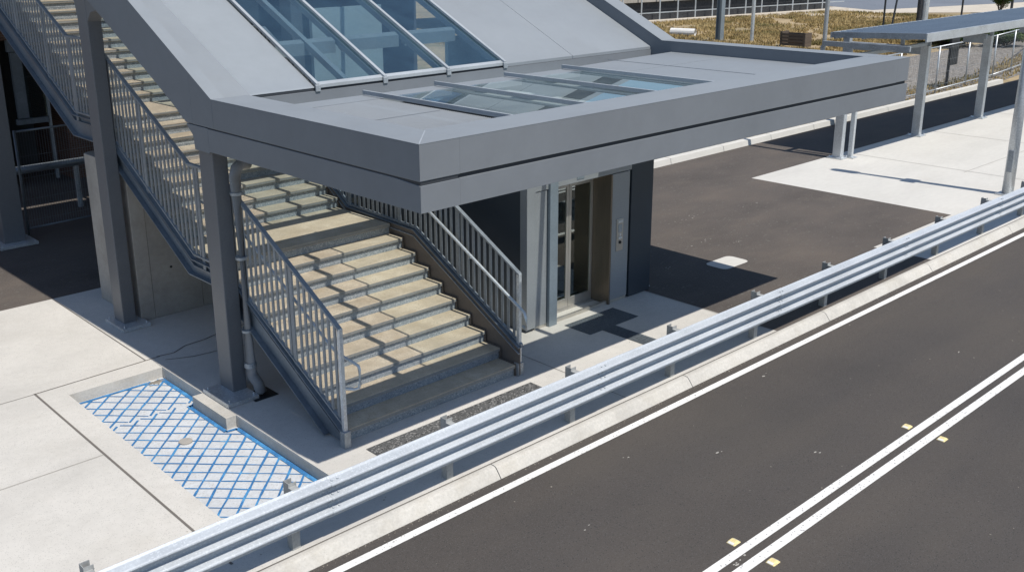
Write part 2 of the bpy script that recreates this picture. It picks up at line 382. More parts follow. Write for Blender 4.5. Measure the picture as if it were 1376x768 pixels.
# painted lines
ln = MB()
strip(ln, (-60, 7.355), (200, 7.355), .10, ZR+.005)
struct('edge_line', ln, 'white_line')
ln = MB(); strip(ln, (-60, 4.855), (200, 4.845), .10, ZR+.005); strip(ln, (-60, 4.655), (200, 4.655), .105, ZR+.005)
struct('centre_lines', ln, 'white_line')
pt = MB(); pp = []
cx_, cy_ = 15.44, 10.25
for (sx, sy, a0) in ((1, 1, 0), (-1, 1, 90), (-1, -1, 180), (1, -1, 270)):
    for k in range(5):
        a = math.radians(a0+k*22.5); pp.append((cx_+sx*(.39-.12)+.12*math.cos(a), cy_+sy*(.24-.12)+.12*math.sin(a), .005))
struct('white_patch', MB().poly(pp), 'concrete_apron')
sc = MB(); random.seed(11)
for (x, y, L) in ((17.2, 12.6, .5), (17.9, 12.7, .35), (16.2, 11.4, .4), (14.6, 12.2, .3), (16.6, 10.9, .25), (19.4, 12.4, .3), (14.3, 10.8, .22)):
    a = random.uniform(-.5, .2)
    for k in range(5):
        px, py = x+random.uniform(-L, L), y+random.uniform(-.06, .06); r = random.uniform(.006, .022)
        sc.poly([(px+r*random.uniform(.6, 2.2)*math.cos(t), py+r*random.uniform(.3, .7)*math.sin(t), .005+k*.0002) for t in [i*math.pi/3 for i in range(6)]])
for (x, y, n) in ((7.72, 4.755, 7), (7.35, 4.75, 4), (8.6, 6.9, 2), (9.4, 6.2, 3), (11.8, 7.1, 3), (10.2, 5.4, 2), (14.5, 5.6, 2), (7.1, 6.2, 2)):
    for k in range(n):
        px, py = x+random.uniform(-.12, .12), y+random.uniform(-.03, .03); r = random.uniform(.006, .022)
        sc.poly([(px+r*random.uniform(.6, 1.9)*math.cos(t), py+r*random.uniform(.4, .9)*math.sin(t), ZR+.004+k*.0002) for t in [i*math.pi/3 for i in range(6)]])
struct('paint_spots', sc, 'joint_pale')

# ------------------------------------------------------------------ blue lattice painted on the sunken slab
bl = MB()
def clip_line(p, d, y0, y1):
    t0, t1 = -99, 99
    for c, dd, lo, hi in ((p[0], d[0], PX0+.03, PX1-.01), (p[1], d[1], y0, y1)):
        a, b = (lo-c)/dd, (hi-c)/dd
        if a > b: a, b = b, a
        t0, t1 = max(t0, a), min(t1, b)
    return (t0, t1) if t1-t0 > .04 else None
ZB = -.150
s2 = math.sqrt(.5); random.seed(5)
for fam, (ya, yb, sh) in ((0, (11.95, 12.98, 0)), (1, (11.95, 12.98, 0)), (0, (PY0, 11.95, .1)), (1, (PY0, 11.95, .115))):
    for i in range(-60, 90):
        off = i*.192+sh+random.uniform(-.012, .012)
        d = (s2, -s2) if fam == 0 else (s2, s2)
        n = (s2, s2) if fam == 0 else (-s2, s2)
        p = (n[0]*off, n[1]*off)
        r = clip_line(p, d, ya, yb)
        if not r: continue
        a, b = r; b -= random.uniform(0, .03); steps = max(1, int((b-a)/.22))
        last = None
        for k in range(steps+1):
            t = a+(b-a)*k/steps; w = random.uniform(-.006, .006)
            q = (p[0]+d[0]*t+n[0]*w, p[1]+d[1]*t+n[1]*w)
            if 5.41 < q[0] and 10.86 < q[1] < 11.83: last = None; continue
            if last: strip(bl, last, q, random.uniform(.014, .024) if fam == 0 else random.uniform(.022, .034), ZB+fam*.0015+(i % 7)*.0001)
            last = q
def edge(pts, w):
    for a, b in zip(pts, pts[1:]): strip(bl, a, b, w, ZB+.003)
edge([(PX0+.02, PY1-.045), (PX1-.25, PY1-.05)], .05)
edge([(PX1-.045, PY1-.05), (PX1-.04, 11.86)], .06); edge([(PX1-.04, 11.84), (5.40, 11.84)], .06)
edge([(5.40, 11.86), (5.40, 10.84)], .055); edge([(5.40, 10.84), (PX1-.04, 10.82)], .05); edge([(PX1-.035, 10.83), (PX1-.035, PY0+.1)], .06)
single('blue_lattice', bl, 'blue_paint', 'blue diamond lattice of paint lines on the sunken slab beside the stairs', 'floor marking', (4.9, 10.7, -.15))
lid = MB(); lid.tube([(4.9, 10.95, -.154), (4.9, 10.95, -.138)], .085, 20); lid.tube([(4.9, 10.95, -.138), (4.9, 10.95, -.134)], [.075, .07], 20)
single('pit_lid', lid, 'concrete_wall', 'small round grey lid set in the slab with blue lines', 'lid', (4.9, 10.95, -.15))

# ------------------------------------------------------------------ entrance canopy
XL, XR, YF, YB = 5.80, 15.50, 7.25, 11.23
ZT, ZB_, ZG = 3.985, 3.322, 3.617
can = thing('entrance_canopy', 'grey metal entrance canopy with flat front roof, sloped roof and glass skylights', 'canopy', (5.95, 11.6, 0))
XI, XJ, YI = 6.30, 15.12, 7.80
def ztopL(y): return ZT if y < YB else ZT+.53*(y-YB)
def ztopR(y): return ZT if y < 11.72 else ZT+.475*(y-11.72)
YE = 19.4
# left raking fascia
prof = [(YF+.003, ZG+.012), (YF+.003, ZT), (YB, ZT), (YE, ztopL(YE)), (YE, 3.62+.53*(YE-11.95)-.05), (14.63, 5.02), (13.92, 4.667), (12.89, 4.147), (12.27, 3.821), (11.95, 3.60), (11.80, 3.48), (11.775, ZG+.012)]
prof2 = [(y, z) for y, z in prof if True]
# one convex-ish strip split into pieces so faces stay planar and clean
fl = MB()
fl.prism([(YF+.003, ZG+.010), (YB, ZG+.010), (YB, ZT), (YF+.003, ZT)], 'x', XL, XI); fl.prism([(YB+.0002, ZG+.010), (11.77, ZG+.010), (11.77, ztopL(11.77)), (YB+.0002, ZT)], 'x', XL, 5.97)
fl.prism([(11.7701, ZG+.01), (11.95, ZG+.012), (12.27, 3.821), (12.89, 4.147), (13.92, 4.667), (14.63, 5.02), (15.30, 5.38), (YE, 7.52), (YE, ztopL(YE)), (11.7701, ztopL(11.7701))], 'x', XL+.0005, 5.97)
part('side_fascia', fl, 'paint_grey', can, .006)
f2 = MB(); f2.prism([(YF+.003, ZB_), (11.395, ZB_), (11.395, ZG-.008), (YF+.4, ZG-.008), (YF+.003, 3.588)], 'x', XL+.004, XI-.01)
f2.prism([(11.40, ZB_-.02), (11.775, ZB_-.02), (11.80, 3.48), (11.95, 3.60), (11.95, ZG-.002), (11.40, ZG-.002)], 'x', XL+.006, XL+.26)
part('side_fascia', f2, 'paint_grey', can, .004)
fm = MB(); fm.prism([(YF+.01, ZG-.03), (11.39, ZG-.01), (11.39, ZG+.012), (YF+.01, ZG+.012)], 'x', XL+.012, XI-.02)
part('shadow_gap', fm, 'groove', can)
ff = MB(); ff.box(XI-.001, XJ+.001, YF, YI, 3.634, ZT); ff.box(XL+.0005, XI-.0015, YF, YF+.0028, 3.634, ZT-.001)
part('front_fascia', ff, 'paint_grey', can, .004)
ff = MB(); ff.box(XI-.001, XJ+.38, YF+.001, YI, ZB_, 3.588); ff.box(XL+.0045, XI-.0015, YF+.001, YF+.0028, ZB_, 3.588)
part('front_fascia', ff, 'paint_grey', can, .004)
fg = MB(); fg.box(XL+.02, XR-.03, YF+.03, YI-.01, 3.58, 3.645); part('shadow_gap', fg, 'groove', can)
# right parapet and raking fascia
fr = MB()
fr.prism([(YF+.0005, 3.634), (YF+.0005, ZT), (11.72, ZT), (YE, ztopR(YE)), (YE, ztopR(YE)-.72), (12.1, 3.50), (11.8, 3.44), (11.8, 3.634)], 'x', XJ+.002, XR)
part('side_fascia', fr, 'paint_grey', can, .006)
fr = MB(); fr.box(XJ+.002, XR-.01, YI+.002, 11.79, ZB_, 3.602); part('side_fascia', fr, 'paint_grey', can, .004)
cp_ = MB()  # parapet tops take the lighter, sunlit copy of the grey
def cap(mb, x0, x1, prof, t=.006):
    for (a, za), (b, zb) in zip(prof, prof[1:]): mb.prism([(a, za+.0005), (b, zb+.0005), (b, zb+t), (a, za+t)], 'x', x0, x1)
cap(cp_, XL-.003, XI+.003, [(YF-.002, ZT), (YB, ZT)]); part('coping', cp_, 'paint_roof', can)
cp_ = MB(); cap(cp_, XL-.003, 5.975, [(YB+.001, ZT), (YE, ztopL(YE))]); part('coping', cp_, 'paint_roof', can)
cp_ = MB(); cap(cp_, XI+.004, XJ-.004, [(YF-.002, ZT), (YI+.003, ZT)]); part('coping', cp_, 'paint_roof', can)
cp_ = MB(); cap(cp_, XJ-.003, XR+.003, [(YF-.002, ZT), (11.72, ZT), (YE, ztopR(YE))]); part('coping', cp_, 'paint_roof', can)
# mitre seams on the coping
sm = MB()
sm.bar((XL+.01, YF+.01, ZT+.0065), (XI-.02, YF+.5, ZT+.0065), .012, .004)
sm.bar((XR-.01, YF+.01, ZT+.0065), (XJ+.02, YF+.5, ZT+.0065), .008, .004)
part('coping_seam', sm, 'beam_pale', can)
# flat roof around the skylight
ZF0 = 3.80
SX0, SX1, SY0, SY1 = 8.05, 11.95, 7.84, 10.80
rp = MB()
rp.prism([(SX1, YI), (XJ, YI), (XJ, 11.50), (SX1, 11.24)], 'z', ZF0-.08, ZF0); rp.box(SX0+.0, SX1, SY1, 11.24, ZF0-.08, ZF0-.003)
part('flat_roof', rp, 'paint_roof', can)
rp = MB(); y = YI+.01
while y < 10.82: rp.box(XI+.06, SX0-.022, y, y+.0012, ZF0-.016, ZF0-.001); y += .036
part('louvre_panel', rp, 'louvre_flat', can)  # roof is solid here; slats added so sun reaches the stairs
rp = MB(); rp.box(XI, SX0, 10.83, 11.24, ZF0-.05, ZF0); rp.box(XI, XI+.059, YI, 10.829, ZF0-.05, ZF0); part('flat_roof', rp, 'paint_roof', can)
rp = MB(); rp.box(5.972, XI+.06, YB+.001, 11.954, 3.86, 3.88); part('flat_roof', rp, 'paint_roof', can)
g = MB(); g.quad((XI, 11.20, 3.69), (XJ, 11.20, 3.69), (XJ, 11.955, 3.65), (XI, 11.955, 3.65)); part('gutter_glass', g, 'flat_glass', can)  # glazed in place of a closed gutter, letting sun onto the landing
rp = MB(); rp.box(XI, SX0, 10.83, 11.22, ZF0-.12, ZF0-.06); part('roof_beam', rp, 'paint_roof', can)
sm = MB()
for x in (13.4,): sm.box(x, x+.012, YI, 11.53, ZF0, ZF0+.006)
sm.box(XI+.01, SX0-.1, 9.5, 9.508, ZF0, ZF0+.004); sm.box(SX1+.1, XJ, 10.25, 10.258, ZF0, ZF0+.004)
part('roof_seam', sm, 'paint_roof', can)
# upstand under the sloped roof
up = MB(); up.box(5.972, XJ, 11.955, 12.05, 3.58, 3.812); part('upstand', up, 'paint_grey', can)
up = MB(); up.box(5.972, XJ, 11.995, 12.05, 3.812, 3.868); part('shadow_gap', up, 'groove', can)  # near-black strip paints in the shade under the roof edge
# flat skylight
sk = MB(); sk.quad((SX0, SY0, ZF0+.012), (SX1, SY0, ZF0+.012), (SX1, SY1+.02, ZF0+.012), (SX0, SY1+.02, ZF0+.012))
skl = part('flat_skylight', sk, 'flat_glass', can)
for x in (8.05, 9.305, 10.68, 11.95):
    b = MB(); b.box(x-.016, x+.016, YI+.03, 11.23, ZF0+.013, ZF0+.07); part('glazing_bar', b, 'beam_pale', skl, .003)
for x in (7.60, 9.305, 10.68, 11.95):  # leftmost rafter added to cast the zigzag shadow on the lower flight
    b = MB(); b.box(x-.045, x+.045, YI+.03, 11.2, ZF0-.18, ZF0-.02); part('rafter', b, 'beam_in', can)
# sloped roof
def zs(y): return 3.88+.48*(y-12.0)
def slope(mb, x0, x1, y0, y1, t0, t1):
    mb.prism([(y0, zs(y0)+t0), (y1, zs(y1)+t0), (y1, zs(y1)+t1), (y0, zs(y0)+t1)], 'x', x0, x1)
GX = (7.80, 8.97, 10.19, 11.385)
r = MB(); slope(r, GX[3], XJ, 11.975, YE, -.05, .0); part('sloped_roof', r, 'paint_roof', can)
r = MB(); y = 11.99; XS_ = 6.75
while y < YE:
    z = zs(y); r.box(XS_, GX[0]-.034, y, y+.0012, z-.021, z-.0005); y += .027
part('louvre_panel', r, 'louvre', can)  # slats added in place of solid roof, passing sun to upper flights
r = MB(); slope(r, 5.972, 6.75, 11.975, YE, -.05, .0); part('sloped_roof', r, 'paint_roof', can)
sm = MB(); slope(sm, 13.0, 13.012, 11.95, YE, .0, .005); part('roof_seam', sm, 'paint_roof', can)
sg = MB(); sg.prism([(12.0, zs(12.0)+.012), (YE, zs(YE)+.012), (YE, zs(YE)+.018), (12.0, zs(12.0)+.018)], 'x', GX[0], GX[3])
slk = part('sloped_skylight', sg, 'sky_glass', can)
for x in GX:
    b = MB(); slope(b, x-.026, x+.026, 11.945, YE, .019, .065); part('glazing_bar', b, 'beam_pale', slk, .005)
    b = MB(); slope(b, x-.04, x+.04, 11.935, 11.965, -.045, .04); part('bar_foot', b, 'galv_dull', slk, .005)
b = MB(); slope(b, GX[0], GX[3], 11.97, 12.035, -.02, .03); part('bottom_rail', b, 'beam_pale', slk, .004)
for x in (8.40,)+GX[1:]:  # leftmost rafter added for the bar shadow on the upper flight
    b = MB(); slope(b, x-.04, x+.04, 12.1, YE, -.13, -.025); part('rafter', b, 'beam_in', can)
for y in (13.1, 15.6, 17.8):
    b = MB()
    for xa, xb in zip(GX, GX[1:]): slope(b, xa+.06, xb-.06, y, y+.10, -.24, -.06)
    part('purlin', b, 'beam_in', can)
# hidden side of the roof structure: ceiling beams, columns on the right
for (x, y, zt) in ((9.42, 14.95, 5.15), (9.42, 20.9, 8.0)):
    b = MB(); b.box(x-.11, x+.11, y, y+.34, 0, zt); part('column', b, 'paint_column', can, .008)
def column(x0, x1, y0, y1, z1, zb=0, front_plate=None):
    b = MB(); b.box(x0, x1, y0, y1, zb+.02, z1); c = part('column', b, 'paint_column', can, .012)
    px0, px1, py0, py1 = front_plate
    p = MB(); p.box(px0, px1, py0, py1, zb+.004, zb+.06)
    pl = part('base_plate', p, 'galv', c, .003)
    bo = MB()
    for bx in (px0+.05, px1-.05):
        for by in (py0+.05, py1-.05):
            bo.tube([(bx, by, zb+.02), (bx, by, zb+.09)], .011, 8); bo.tube([(bx, by, zb+.026), (bx, by, zb+.048)], .024, 6)
    part('anchor_bolt', bo, 'galv', c)
    return c
column(5.845, 6.055, 11.42, 11.77, ZB_+.02, 0, (5.60, 6.06, 11.12, 11.80))
column(5.855, 6.065, 14.89, 15.24, 5.30, 0, (5.74, 6.2, 14.66, 15.34))
column(6.00, 6.42, 20.86, 21.2, 8.4, 0, (5.84, 6.58, 20.62, 21.3))
# haunch gusset at the upper column
hg = MB(); hg.prism([(15.241, 4.75), (15.29, 4.98), (15.42, 5.15), (15.7, 5.38), (15.24, 5.38)], 'x', 5.86, 6.06); part('gusset', hg, 'paint_column', can); hg = MB(); hg.prism([(14.889, 4.72), (14.89, 5.12), (14.5, 4.90), (14.74, 4.86)], 'x', 5.86, 6.06)
part('gusset', hg, 'paint_column', can)
# downpipe on the front column
dp = MB()
xq, yq = 6.07, 11.30
pts = [(xq+.22, yq+.04, 3.12), (xq+.10, yq+.01, 3.13), (xq+.03, yq, 3.09), (xq, yq, 2.98), (xq, yq, .36), (xq+.01, yq-.01, .28), (xq+.05, yq-.07, .17), (xq+.07, yq-.10, .05), (xq+.07, yq-.10, -.03)]
dp.tube(pts, .074, 18)
dpo = part('downpipe', dp, 'pipe', can, smooth=True)
cl = MB()
for z in (.9, 1.9, 2.75):
    cl.tube([(xq, yq, z), (xq, yq, z+.035)], .080, 18); cl.box(xq-.02, xq+.02, yq+.06, 11.43, z+.005, z+.03)
cl.tube([(xq, yq, .40), (xq, yq, .47)], .082, 18)
part('pipe_bracket', cl, 'galv_dull', dpo)
bt = MB(); bt.box(xq-.10, xq+.25, yq-.24, yq+.08, .002, .008); part('drain_boot', bt, 'black', dpo)
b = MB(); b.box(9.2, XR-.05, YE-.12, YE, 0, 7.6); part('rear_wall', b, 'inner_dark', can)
b = MB(); b.box(9.55, 11.0, 14.7, 14.78, 3.44, 4.72); part('inner_panel', b, 'inner_pale', can)  # pale panels added as the sunlit patches behind the sloped glass
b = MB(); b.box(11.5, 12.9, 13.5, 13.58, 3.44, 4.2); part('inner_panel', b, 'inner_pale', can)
# upper concourse that the stairs lead to (shades the ground behind)
b = MB(); b.box(XL, XR, YE, 34, 8.05, 8.3); part('upper_roof', b, 'paint_roof', can)
b = MB(); b.box(XL+.02, XL+.2, YE, 34, 7.35, 8.04); part('upper_fascia', b, 'paint_grey', can)
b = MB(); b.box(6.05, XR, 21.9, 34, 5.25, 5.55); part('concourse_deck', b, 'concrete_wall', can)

# ------------------------------------------------------------------ staircase
st = thing('staircase', 'wide staircase with tan treads, speckled risers and galvanised balusters under the grey canopy', 'staircase', (7.6, 9.3, 0))
RI, GO = .165, .306
X0, X1 = 6.19, 9.03
def step_mesh(xc, ynose, z, depth=GO):
    t = MB(); t.box(X0, X1, ynose, ynose+depth+.02, z-.048, z)
    return t
noses = []
for n in range(9): noses.append((9.30+GO*n, RI*(n+1), GO))
noses.append((9.30+GO*9, 1.65, 13.43-12.054))
for n in range(8): noses.append((13.43+GO*n, 1.65+RI*(n+1), GO))
noses.append((13.43+GO*8, 1.65+RI*9, 17.05-15.878))
for n in range(12): noses.append((17.05+GO*n, 3.135+RI*(n+1), GO))
for (y, z, d) in noses:
    t = MB(); t.box(X0, X1, y, y+d+.052, z-.05, z)
    big = d > .5
    tr = part('landing' if big else 'tread', t, 'tread', st, .006)
    nb = MB(); nb.box(X0+.002, X1-.002, y-.003, y+.004, z-.044, z-.010); part('nosing', nb, 'nosing', tr)
    rz = MB(); rz.box(X0, X1, y+.030, y+.05, z-RI+.0005, z-.049); part('riser', rz, 'granite', st)
    if not big:
        an = MB(); an.box(X1+.001, X1+.012, y+.0, y+GO, z-.035, z+.012); an.box(X1+.001, X1+.012, y-.006, y+.024, z-RI, z-.04)
        part('end_angle', an, 'brown_plate', tr)
# stringers
Zb = [(9.60, .03), (11.98, 1.325), (12.86, 1.325), (15.52, 2.815), (16.57, 2.815), (21.2, 5.27)]
Zt = [(9.24, .225), (11.72, 1.575), (12.74, 1.575), (15.60, 3.17), (16.50, 3.17), (21.2, 5.66)]
def flat_strip(pl, x0, x1, t, up):
    mb = MB()
    for (a, za), (b, zb) in zip(pl, pl[1:]):
        if up: mb.prism([(a, za-t), (b, zb-t), (b, zb), (a, za)], 'x', x0, x1)
        else: mb.prism([(a, za), (b, zb), (b, zb+t), (a, za+t)], 'x', x0, x1)
    return mb
def web(Zt, Zb, x0, x1):
    ys = sorted(set([y for y, _ in Zt]+[y for y, _ in Zb])); mb = MB()
    for a, b in zip(ys, ys[1:]):
        za, zb_ = lerp_poly(Zb, a), lerp_poly(Zb, b)
        if a < Zb[0][0]: za = .02; zb_ = .03 if b <= Zb[0][0]+.01 else zb_
        mb.prism([(a, za), (b, zb_), (b, lerp_poly(Zt, b)), (a, lerp_poly(Zt, a))], 'x', x0, x1)
    return mb
sl = part('stringer', web(Zt, Zb, 6.145, 6.16), 'stringer', st)
part('flange', flat_strip(Zt, 6.065, 6.144, .014, True), 'stringer', sl)
part('flange', flat_strip(Zb, 6.065, 6.144, .014, False), 'stringer', sl)
ledge = [(y, z-.10) for y, z in Zt]
part('ledge', flat_strip(ledge, 6.10, 6.144, .01, True), 'stringer', sl)
ZtR = [(9.24, .43), (11.50, 1.655), (13.22, 1.70), (15.62, 3.3), (17.05, 3.33), (21.2, 5.55)]
sr = part('stringer', web(ZtR, Zb, 9.06, 9.075), 'brown_plate', st)
part('flange', flat_strip([(y, z+.004) for y, z in ZtR], 9.03, 9.13, .012, True), 'stringer', sr)
part('ledge', flat_strip([(y, z-.085) for y, z in ZtR], 9.035, 9.059, .010, True), 'galv_dull', sr)
# balustrades
RL = [(9.21, 1.525), (11.83, 2.955), (12.66, 2.952), (15.45, 4.424), (16.47, 4.424), (20.9, 6.55)]
BL = [(9.24, .30), (11.84, 1.635), (12.72, 1.635), (15.52, 3.215), (16.475, 3.215), (20.9, 5.55)]
bal_mesh = {}
def baluster(parent, x, y, zb, zt):
    key = round(zt-zb, 2)
    o_ = world_off(parent)
    if key not in bal_mesh:
        mb = MB(); mb.box(-.008, .008, -.022, .022, 0, key)
        b = mesh_obj('baluster', mb, 'baluster'); bal_mesh[key] = b.data
    else:
        b = bpy.data.objects.new('baluster', bal_mesh[key]); COL.objects.link(b)
    b.parent = parent; b.location = Vector((x, y, zb))-o_
def balustrade(x, RL, BL, posts, ymax, sp=.1235):
    mb = MB()
    for (a, za), (b, zb) in zip(RL, RL[1:]): mb.prism([(a, za-.035), (b, zb-.035), (b, zb), (a, za)], 'x', x-.03, x+.03)
    root = part('balustrade', mb, 'baluster', st, .004)
    mb = MB()
    for (a, za), (b, zb) in zip(BL, BL[1:]): mb.prism([(a, za-.014), (b, zb-.014), (b, zb+.014), (a, za+.014)], 'x', x-.022, x+.022)
    part('bottom_rail', mb, 'baluster', root)
    for y in posts:
        p = MB(); p.box(x-.012, x+.012, y-.035, y+.035, lerp_poly(BL, y)-.16, lerp_poly(RL, y)-.03); part('post', p, 'baluster', root, .003)
    y = RL[0][0]+.11
    while y < ymax:
        if min(abs(y-p) for p in posts) > .05: baluster(root, x, y, lerp_poly(BL, y)+.01, lerp_poly(RL, y)-.034)
        y += sp
    return root
bl_ = balustrade(6.12, RL, BL, (10.22, 11.4, 12.45, 14.05, 15.75, 16.42, 17.45, 18.7), 19.6)
p = MB(); p.box(6.095, 6.145, 9.19, 9.245, .20, 1.52); nb = part('newel', p, 'galv', bl_, .004)
p = MB(); p.box(6.075, 6.165, 9.165, 9.265, 0, .215); part('post_base', p, 'galv_dull', nb, .004)
RR = [(9.28, 1.49), (11.90, 2.925), (12.75, 2.925), (15.5, 4.42), (16.5, 4.42), (20.9, 6.55)]
BR = [(y, z+.03) for y, z in ZtR]
br_ = balustrade(9.10, RR, BR, (10.55, 11.9, 13.2, 15.0, 17.0), 16.6, .118)
p = MB(); p.box(9.075, 9.125, 9.27, 9.325, .18, 1.487); nb = part('newel', p, 'galv', br_, .004)
p = MB(); p.box(9.045, 9.145, 9.25, 9.345, 0, .19); part('post_base', p, 'galv_dull', nb, .004)
# round handrails with end loops
h = MB(); pts = [(9.10, 9.22, .74), (9.05, 9.10, .74), (9.0, 9.05, .80), (8.99, 9.05, .93), (9.0, 9.10, 1.0), (9.0, 9.162, 1.033), (9.0, 11.46, 2.245), (9.0, 11.62, 2.30), (9.0, 13.35, 2.60), (9.0, 15.7, 3.9)]
h.tube(pts, .022, 10); hr = part('handrail', h, 'galv', st, smooth=True)
for y in (10.2, 11.3):
    h = MB(); z = 1.033+(y-9.162)*.527; h.tube([(9.0, y, z-.01), (9.0, y, z-.07), (9.09, y, z-.07)], .009, 6); part('bracket', h, 'galv', hr)
h = MB(); pts = [(6.14, 9.21, .76), (6.24, 9.155, .735), (6.285, 9.125, .75), (6.30, 9.115, .80), (6.30, 9.115, .98), (6.295, 9.13, 1.03), (6.27, 9.25, 1.06), (6.22, 9.45, 1.12), (6.205, 9.6, 1.2), (6.2, 11.5, 2.22), (6.2, 11.85, 2.36), (6.2, 12.7, 2.42)]
h.tube(pts, .019, 10); hr = part('handrail', h, 'galv', st, smooth=True)
# concrete pier under the landing
pr_ = MB(); pr_.prism([(6.165, 14.93), (9.0, 14.93), (9.0, 16.6), (6.30, 16.6), (6.165, 16.5)], 'z', 0, 2.52)
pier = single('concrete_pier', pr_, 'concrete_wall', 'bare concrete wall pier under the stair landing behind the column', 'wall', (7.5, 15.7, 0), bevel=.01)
hl = MB()
for (x, z) in ((6.75, 2.0), (6.75, .8), (7.6, 2.0), (7.6, .8)): hl.tube([(x, 14.9275, z), (x, 14.935, z)], .022, 10)
part('form_tie_hole', hl, 'black', pier)
hl = MB(); hl.box(6.4, 6.404, 14.926, 14.934, .02, 2.5); hl.box(7.25, 7.255, 14.926, 14.934, .02, 2.5); part('casting_joint', hl, 'joint', pier)

# ------------------------------------------------------------------ lift
li = thing('lift', 'lift with steel framed glass doors and a call panel beneath the canopy beside the stairs', 'lift', (11.6, 11.5, 0))
w = MB(); w.box(10.262, 10.30, 10.34, 14.6, .0, 3.38); w.box(13.17, 13.21, 10.46, 14.6, 0, 3.38); w.box(10.30, 13.17, 14.55, 14.6, 0, 3.38)
part('shaft_wall', w, 'paint_dark', li)
w = MB(); w.box(10.25, 13.22, 10.36, 14.62, 3.382, 3.43); part('shaft_roof', w, 'shaft_top', li)
w = MB(); w.box(10.25, 10.43, 10.30, 10.45, .05, 3.38); part('corner_post', w, 'panel', li, .005)
w = MB(); w.box(10.432, 10.688, 10.318, 10.36, .05, 2.19); part('side_panel', w, 'panel', li, .003)
w = MB(); w.box(10.432, 10.70, 10.34, 10.38, .03, 2.25); part('panel_gap', w, 'black', li)
w = MB(); w.box(10.705, 10.88, 10.262, 10.70, .0, 2.46); part('door_jamb', w, 'panel_blue', li, .005)
w = MB(); w.box(12.13, 12.165, 10.285, 10.72, .0, 2.19); part('door_jamb', w, 'steel_dark', li, .004, label='brown steel door jamb')
w = MB(); w.box(12.167, 12.60, 10.30, 10.36, .06, 2.19); sp_ = part('side_panel', w, 'panel', li, .004)
w = MB(); w.box(10.44, 12.61, 10.325, 10.37, .0, .055); part('plinth', w, 'steel', li)
w = MB(); w.box(12.60, 12.655, 10.34, 10.38, .02, 2.4); part('panel_gap', w, 'black', li)
w = MB(); w.box(12.655, 13.21, 10.30, 10.46, .012, 3.38); part('corner_post', w, 'paint_dark', li, .006, label='dark blue corner post')
w = MB(); w.box(13.22, 13.36, 10.40, 10.58, .003, .02); part('base_plate', w, 'galv', li, .003)
w = MB(); w.box(10.432, 12.653, 10.305, 10.40, 2.20, 2.44); hd = part('header', w, 'panel', li, .004)
w = MB(); w.box(11.33, 11.50, 10.298, 10.31, 2.24, 2.38); part('indicator', w, 'panel_blue', hd, .003)
w = MB(); w.box(10.432, 12.653, 10.34, 10.5, 2.445, 3.38); part('upper_wall', w, 'paint_grey', li)
w = MB(); w.box(10.882, 12.128, 10.62, 10.74, 2.115, 2.2); part('door_head', w, 'steel', li, .003)
def door(x0, x1):
    y0, y1 = 10.665, 10.70; f = MB()
    f.box(x0, x0+.055, y0, y1, .012, 2.112); f.box(x1-.055, x1, y0, y1, .012, 2.112); f.box(x0+.055, x1-.055, y0, y1, .012, .17); f.box(x0+.055, x1-.055, y0, y1, 2.03, 2.112)
    d = part('door', f, 'steel', li, .003)
    g = MB(); g.box(x0+.055, x1-.055, y0+.012, y0+.02, .17, 2.03); part('glass_pane', g, 'door_glass', d)
door(10.885, 11.553); door(11.559, 12.126)
w = MB(); w.box(10.885, 12.126, 10.60, 10.70, .0, .01); part('sill', w, 'steel', li)
# car behind the doors
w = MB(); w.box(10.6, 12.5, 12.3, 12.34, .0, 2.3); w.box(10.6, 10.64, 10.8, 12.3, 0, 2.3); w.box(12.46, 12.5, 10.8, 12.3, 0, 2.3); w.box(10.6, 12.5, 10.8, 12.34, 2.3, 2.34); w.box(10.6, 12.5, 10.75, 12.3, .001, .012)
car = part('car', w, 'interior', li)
w = MB(); w.tube([(10.75, 12.25, .95), (12.4, 12.25, .95)], .02, 8); w.tube([(10.75, 12.25, .6), (12.4, 12.25, .6)], .02, 8); part('handrail', w, 'steel', car)
cp = MB(); cp.box(12.295, 12.455, 10.286, 10.301, .885, 1.425); cpn = part('call_panel', cp, 'steel', li, .003)
w = MB(); w.box(12.315, 12.435, 10.270, 10.287, 1.36, 1.40); w.box(12.335, 12.415, 10.27, 10.287, 1.09, 1.12); part('hood', w, 'button', cpn, .002)
w = MB(); w.tube([(12.375, 10.288, 1.03), (12.375, 10.270, 1.03)], .026, 14); part('button', w, 'black', cpn)
w = MB(); w.tube([(12.375, 10.288, 1.16), (12.375, 10.274, 1.16)], .022, 14); part('button', w, 'button', cpn)
w = MB(); w.box(12.33, 12.42, 10.281, 10.287, 1.20, 1.33); part('speaker_grille', w, 'galv_dull', cpn)

# ------------------------------------------------------------------ tactile mats
def mat_grid(x0, x1, y0, y1, bars=False):
    mb = MB(); mb.box(x0, x1, y0, y1, .002, .007)
    if bars:
        x = x0+.03
        while x < x1-.02: mb.box(x-.010, x+.010, y0+.02, y1-.02, .007, .012); x += .052
    else:
        nx = int((x1-x0)/.05); ny = int((y1-y0)/.05)
        for i in range(nx):
            for k in range(ny):
                cx, cy = x0+(i+.5)*(x1-x0)/nx, y0+(k+.5)*(y1-y0)/ny; n = len(mb.v)
                mb.v += [(cx-.017, cy, .007), (cx, cy-.017, .007), (cx+.017, cy, .007), (cx, cy+.017, .007), (cx-.009, cy, .012), (cx, cy-.009, .012), (cx+.009, cy, .012), (cx, cy+.009, .012)]
                mb.f += [(n+4, n+5, n+6, n+7)]+[(n+a, n+(a+1) % 4, n+4+(a+1) % 4, n+4+a) for a in range(4)]
    return mb
single('tactile_strip', mat_grid(6.26, 9.03, 8.75, 9.0), 'tactile', 'long dark studded tactile strip at the foot of the stairs', 'tactile paving', (7.6, 8.87, 0))
t = mat_grid(10.92, 12.07, 9.60, 10.14)
